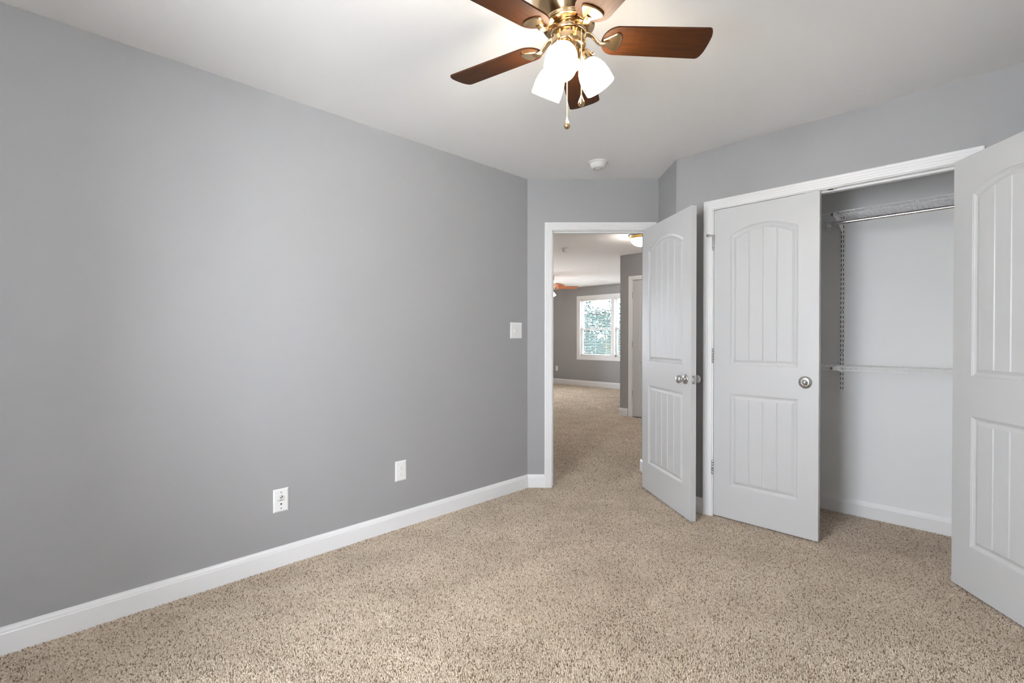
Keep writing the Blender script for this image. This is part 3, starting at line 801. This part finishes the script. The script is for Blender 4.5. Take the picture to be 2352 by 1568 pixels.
# ================================================================== CEILING FAN
def build_fan(M, rot, label):
    root = tag(empty('ceiling_fan', M), label, 'ceiling fan')
    ZB = -.200                                            # blade plane below ceiling
    b = MB().lathe([(0, 0), (.128, 0), (.131, -.004), (.132, -.040), (.128, -.070), (.118, -.098), (.104, -.122), (.092, -.138), (.088, -.143)], Matrix(), 56)
    b.lathe([(.088, -.143), (.0905, -.1445), (.091, -.148), (.0885, -.151), (.0885, -.153), (.0915, -.1545), (.0915, -.158), (.088, -.161), (.062, -.163), (0, -.163)], Matrix(), 56)
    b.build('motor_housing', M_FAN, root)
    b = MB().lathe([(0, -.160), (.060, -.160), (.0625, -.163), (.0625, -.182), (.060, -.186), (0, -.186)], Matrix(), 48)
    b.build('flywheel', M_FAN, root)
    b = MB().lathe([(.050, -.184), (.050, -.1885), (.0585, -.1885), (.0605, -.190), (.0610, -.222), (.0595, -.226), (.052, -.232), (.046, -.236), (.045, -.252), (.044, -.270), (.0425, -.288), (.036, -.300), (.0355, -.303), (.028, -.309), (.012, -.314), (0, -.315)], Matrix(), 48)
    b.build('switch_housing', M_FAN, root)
    for k in range(6):
        a = rot + .5 + k * PI / 3
        MB().lathe([(.0028, 0), (.0024, .0014), (0, .0018)], ROT(a, 'Z') @ T(.0607, 0, -.199) @ ROT(PI / 2, 'Y'), 10).build('screw', M_RUBBER, root)
    # blades
    for k in range(5):
        a = math.radians(3.2 + 72 * k) + rot
        R = ROT(a, 'Z') @ T(0, 0, ZB)
        PITCH = ROT(math.radians(-11.0), 'X')
        # outline x=radius, y=tangential
        out = []
        r0, rs, r1 = .118, .172, .497
        hw0, hw1 = .0615, .0690
        for i in range(29):                                # rounded root from -hw to +hw
            t = PI / 2 + PI * i / 28
            out.append((rs + (rs - r0) * math.cos(t), hw0 * math.sin(t)))
        tip = [(r1 - .014, -hw1 + .001), (r1 - .006, -hw1 + .005), (r1 - .001, -hw1 + .014)]
        for i in range(1, 6):
            y = -hw1 + .014 + (2 * hw1 - .028) * i / 6
            tip.append((r1 + .006 * (1 - (y / hw1) ** 2), y))
        tip += [(r1 - .001, hw1 - .014), (r1 - .006, hw1 - .005), (r1 - .014, hw1 - .001)]
        out = out + tip
        blade = MB().poly(out, -.003, .003)
        bo = fix_normals(blade.build('blade', M_WOOD, root, R @ PITCH)); bo['label'] = 'walnut brown fan blade'
        # bracket: arm from flywheel, shield plate on the underside of the blade
        br = MB()
        arm = [(.054, 0, .022), (.066, 0, .0215), (.080, 0, .017), (.094, 0, .004), (.106, 0, -.008), (.118, 0, -.0125), (.130, 0, -.0125), (.146, 0, -.0085)]
        wd = [.0150, .0135, .0115, .0105, .0105, .0115, .0125, .0110]
        pts = []; fs = []; K = 6; NS = 16; rows = []
        for i in range(len(arm) - 1):
            g = lambda q: arm[max(0, min(len(arm) - 1, q))]
            for u in range(K + (i == len(arm) - 2)):
                t = u / K
                p = [.5 * (2 * g(i)[c] + (g(i + 1)[c] - g(i - 1)[c]) * t + (2 * g(i - 1)[c] - 5 * g(i)[c] + 4 * g(i + 1)[c] - g(i + 2)[c]) * t * t + (3 * g(i)[c] - g(i - 1)[c] - 3 * g(i + 1)[c] + g(i + 2)[c]) * t ** 3) for c in (0, 2)]
                rows.append((p[0], p[1], wd[i] + (wd[i + 1] - wd[i]) * t))
        for x, z, q in rows:
            for k2 in range(NS):
                a2 = 2 * PI * k2 / NS; ca, sa = math.cos(a2), math.sin(a2)
                pts.append((x, q * math.copysign(abs(ca) ** .6, ca), z + .0042 * math.copysign(abs(sa) ** .6, sa)))
        for i in range(len(rows) - 1):
            for k2 in range(NS):
                fs.append((NS * i + k2, NS * i + (k2 + 1) % NS, NS * (i + 1) + (k2 + 1) % NS, NS * (i + 1) + k2))
        br.add(pts, fs, 0, True)
        br.add(pts[-NS:], [tuple(range(NS))], 0, False)
        def shield(s, z):
            P = [(.122, -.010 * s), (.150, -.030 * s), (.164, -.0395 * s), (.170, -.0405 * s)]
            arc = [(.170 + .0165 * math.cos(q) - .0, .0405 * s * math.sin(q)) for q in [math.radians(-80 + 10 * i) for i in range(17)]]
            Q = P + arc + [(x, -y) for x, y in P[::-1]]
            cx = .152
            return [(cx + (x - cx) * s, y, z) for x, y in Q]
        A, B, C_ = shield(1.0, -.0032), shield(1.0, -.0068), shield(.90, -.0094)
        n = len(A)
        fs = []
        for off in (0, n):
            for i in range(n): fs.append((off + i, off + (i + 1) % n, off + n + (i + 1) % n, off + n + i))
        fs.append(tuple(range(2 * n, 3 * n)))
        D = shield(.84, -.0080)
        br.add([PITCH @ Vector(p) for p in A + B + C_], fs, 0, False)
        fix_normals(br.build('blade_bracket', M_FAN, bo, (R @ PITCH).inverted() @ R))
    # three lit shades
    for az in (250, 10, 130):
        R = ROT(math.radians(az) + rot, 'Z')
        tilt = math.radians(32)
        A = R @ T(.046, 0, -.243) @ ROT(-tilt, 'Y') @ ROT(PI, 'X')     # local +z = down and outwards
        ar = MB().tube([A @ Vector((0, 0, -.012)), A @ Vector((0, 0, .004))], .011, 14)
        ar.lathe([(.010, -.004), (.018, -.003), (.0255, .003), (.0288, .010), (.0295, .036), (.0280, .038), (0, .038)], A, 32)
        for q in range(3):
            ar.lathe([(.0030, 0), (.0030, .006), (.0052, .006), (.0052, .0085), (0, .009)], A @ ROT(q * 2.094 + .5, 'Z') @ T(.0290, 0, .026) @ ROT(PI / 2, 'Y'), 10)
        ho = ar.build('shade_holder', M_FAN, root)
        pr = [(.0255, .034), (.0290, .0375), (.0370, .046), (.0450, .060), (.0505, .077), (.0535, .095), (.0545, .112), (.0545, .126), (.0540, .137)]
        prof = pr + [(r - .003, h) for r, h in pr[::-1]]
        o = MB().lathe(prof, A, 40, closed=True).build('glass_shade', M_SHADE, ho); o['label'] = 'glowing frosted glass shade'
    # pull chains
    def chain(x, y, z0, z1):
        b = MB(); z = z0
        while z > z1:
            b.lathe([(0, .0017), (.0014, .0012), (.0020, 0), (.0014, -.0012), (0, -.0017)], ROT(-rot, 'Z') @ T(x, y, z), 8); z -= .0036
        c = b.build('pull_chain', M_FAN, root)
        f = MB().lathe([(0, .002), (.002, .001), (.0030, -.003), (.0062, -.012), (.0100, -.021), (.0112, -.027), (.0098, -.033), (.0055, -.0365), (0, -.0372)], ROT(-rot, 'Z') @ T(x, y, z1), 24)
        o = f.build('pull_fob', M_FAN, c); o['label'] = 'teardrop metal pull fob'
    chain(.038, -.0535, -.200, -.424)
    chain(-.008, -.026, -.300, -.489)
    return root
fan = build_fan(T(.1897, 1.7067, H), 0.0, 'five blade walnut ceiling fan with three lit glass shades, above the bedroom')
fan2 = copy_tree(fan)
fan2['label'] = 'distant wood blade ceiling fan half hidden by the left doorway casing'
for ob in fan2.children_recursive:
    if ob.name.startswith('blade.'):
        ob.material_slots[0].link = 'OBJECT'; ob.material_slots[0].material = M_WOOD_LAMPLIT; ob['label'] = 'fan blade with orange lamplight in its colour'
    if ob.name.startswith('glass_shade'):
        ob.material_slots[0].link = 'OBJECT'; ob.material_slots[0].material = M_SHADE2
fan2.matrix_local = T(.628, 9.75, H) @ ROT(math.radians(2), 'Z') @ Matrix.Diagonal((1.30, 1.30, 1.18, 1))

# ================================================================== OUTSIDE
struct(MB().box(-50, 50, -50, 60, -3.2, -3.0).build('ground', M_BOUNCE, M=F0), 'unseen ground around the house, made pale to bounce daylight indoors', 'ground')  # unseen ground acting as a reflector for the ceiling
def tree(loc, rad, n, leaf_m, label, size, holes):
    e = tag(empty('tree', F0 @ T(*loc)), label, 'tree')
    MB().tube([(0, 0, -loc[2] - 3.0), (.05, 0, -loc[2] - 1.0), (0, .05, 0), (.03, 0, rad[2] * .6)], [.20, .16, .10, .03], 12).build('trunk', M_BARK, e)
    b = MB()
    cl = []
    for _ in range(holes):
        u = Vector((random.gauss(0, 1), random.gauss(0, 1), random.gauss(0, 1))).normalized() * random.random() ** .45
        cl.append((Vector((u.x * rad[0], u.y * rad[1], u.z * rad[2])), random.uniform(.22, .42) * min(rad)))
    for _ in range(n):
        c, r = random.choice(cl)
        u = Vector((random.gauss(0, 1), random.gauss(0, 1), random.gauss(0, 1))).normalized() * r * random.random() ** .4
        p = c + u
        s = size * random.uniform(.6, 1.25)
        nrm = Vector((random.gauss(0, 1), random.gauss(0, 1), random.gauss(.5, 1))).normalized()
        t = nrm.orthogonal().normalized(); t = Matrix.Rotation(random.random() * 6.28, 3, nrm) @ t; q = nrm.cross(t)
        b.add([p - t * s, p + q * s * .45 + nrm * s * .12, p + t * s, p - q * s * .45 + nrm * s * .12], [(0, 1, 2, 3)])
    b.build('crown', leaf_m, e)
tree((-12.0, 16.2, .95), (2.1, 1.3, 2.5), 22000, M_LEAF, 'blue green leafy tree right outside the far window', .048, 130)
tree((-15.2, 23.5, .4), (2.6, 2.0, 2.6), 14000, M_LEAF2, 'yellow green tree farther off, seen at the right of the far window', .075, 44)
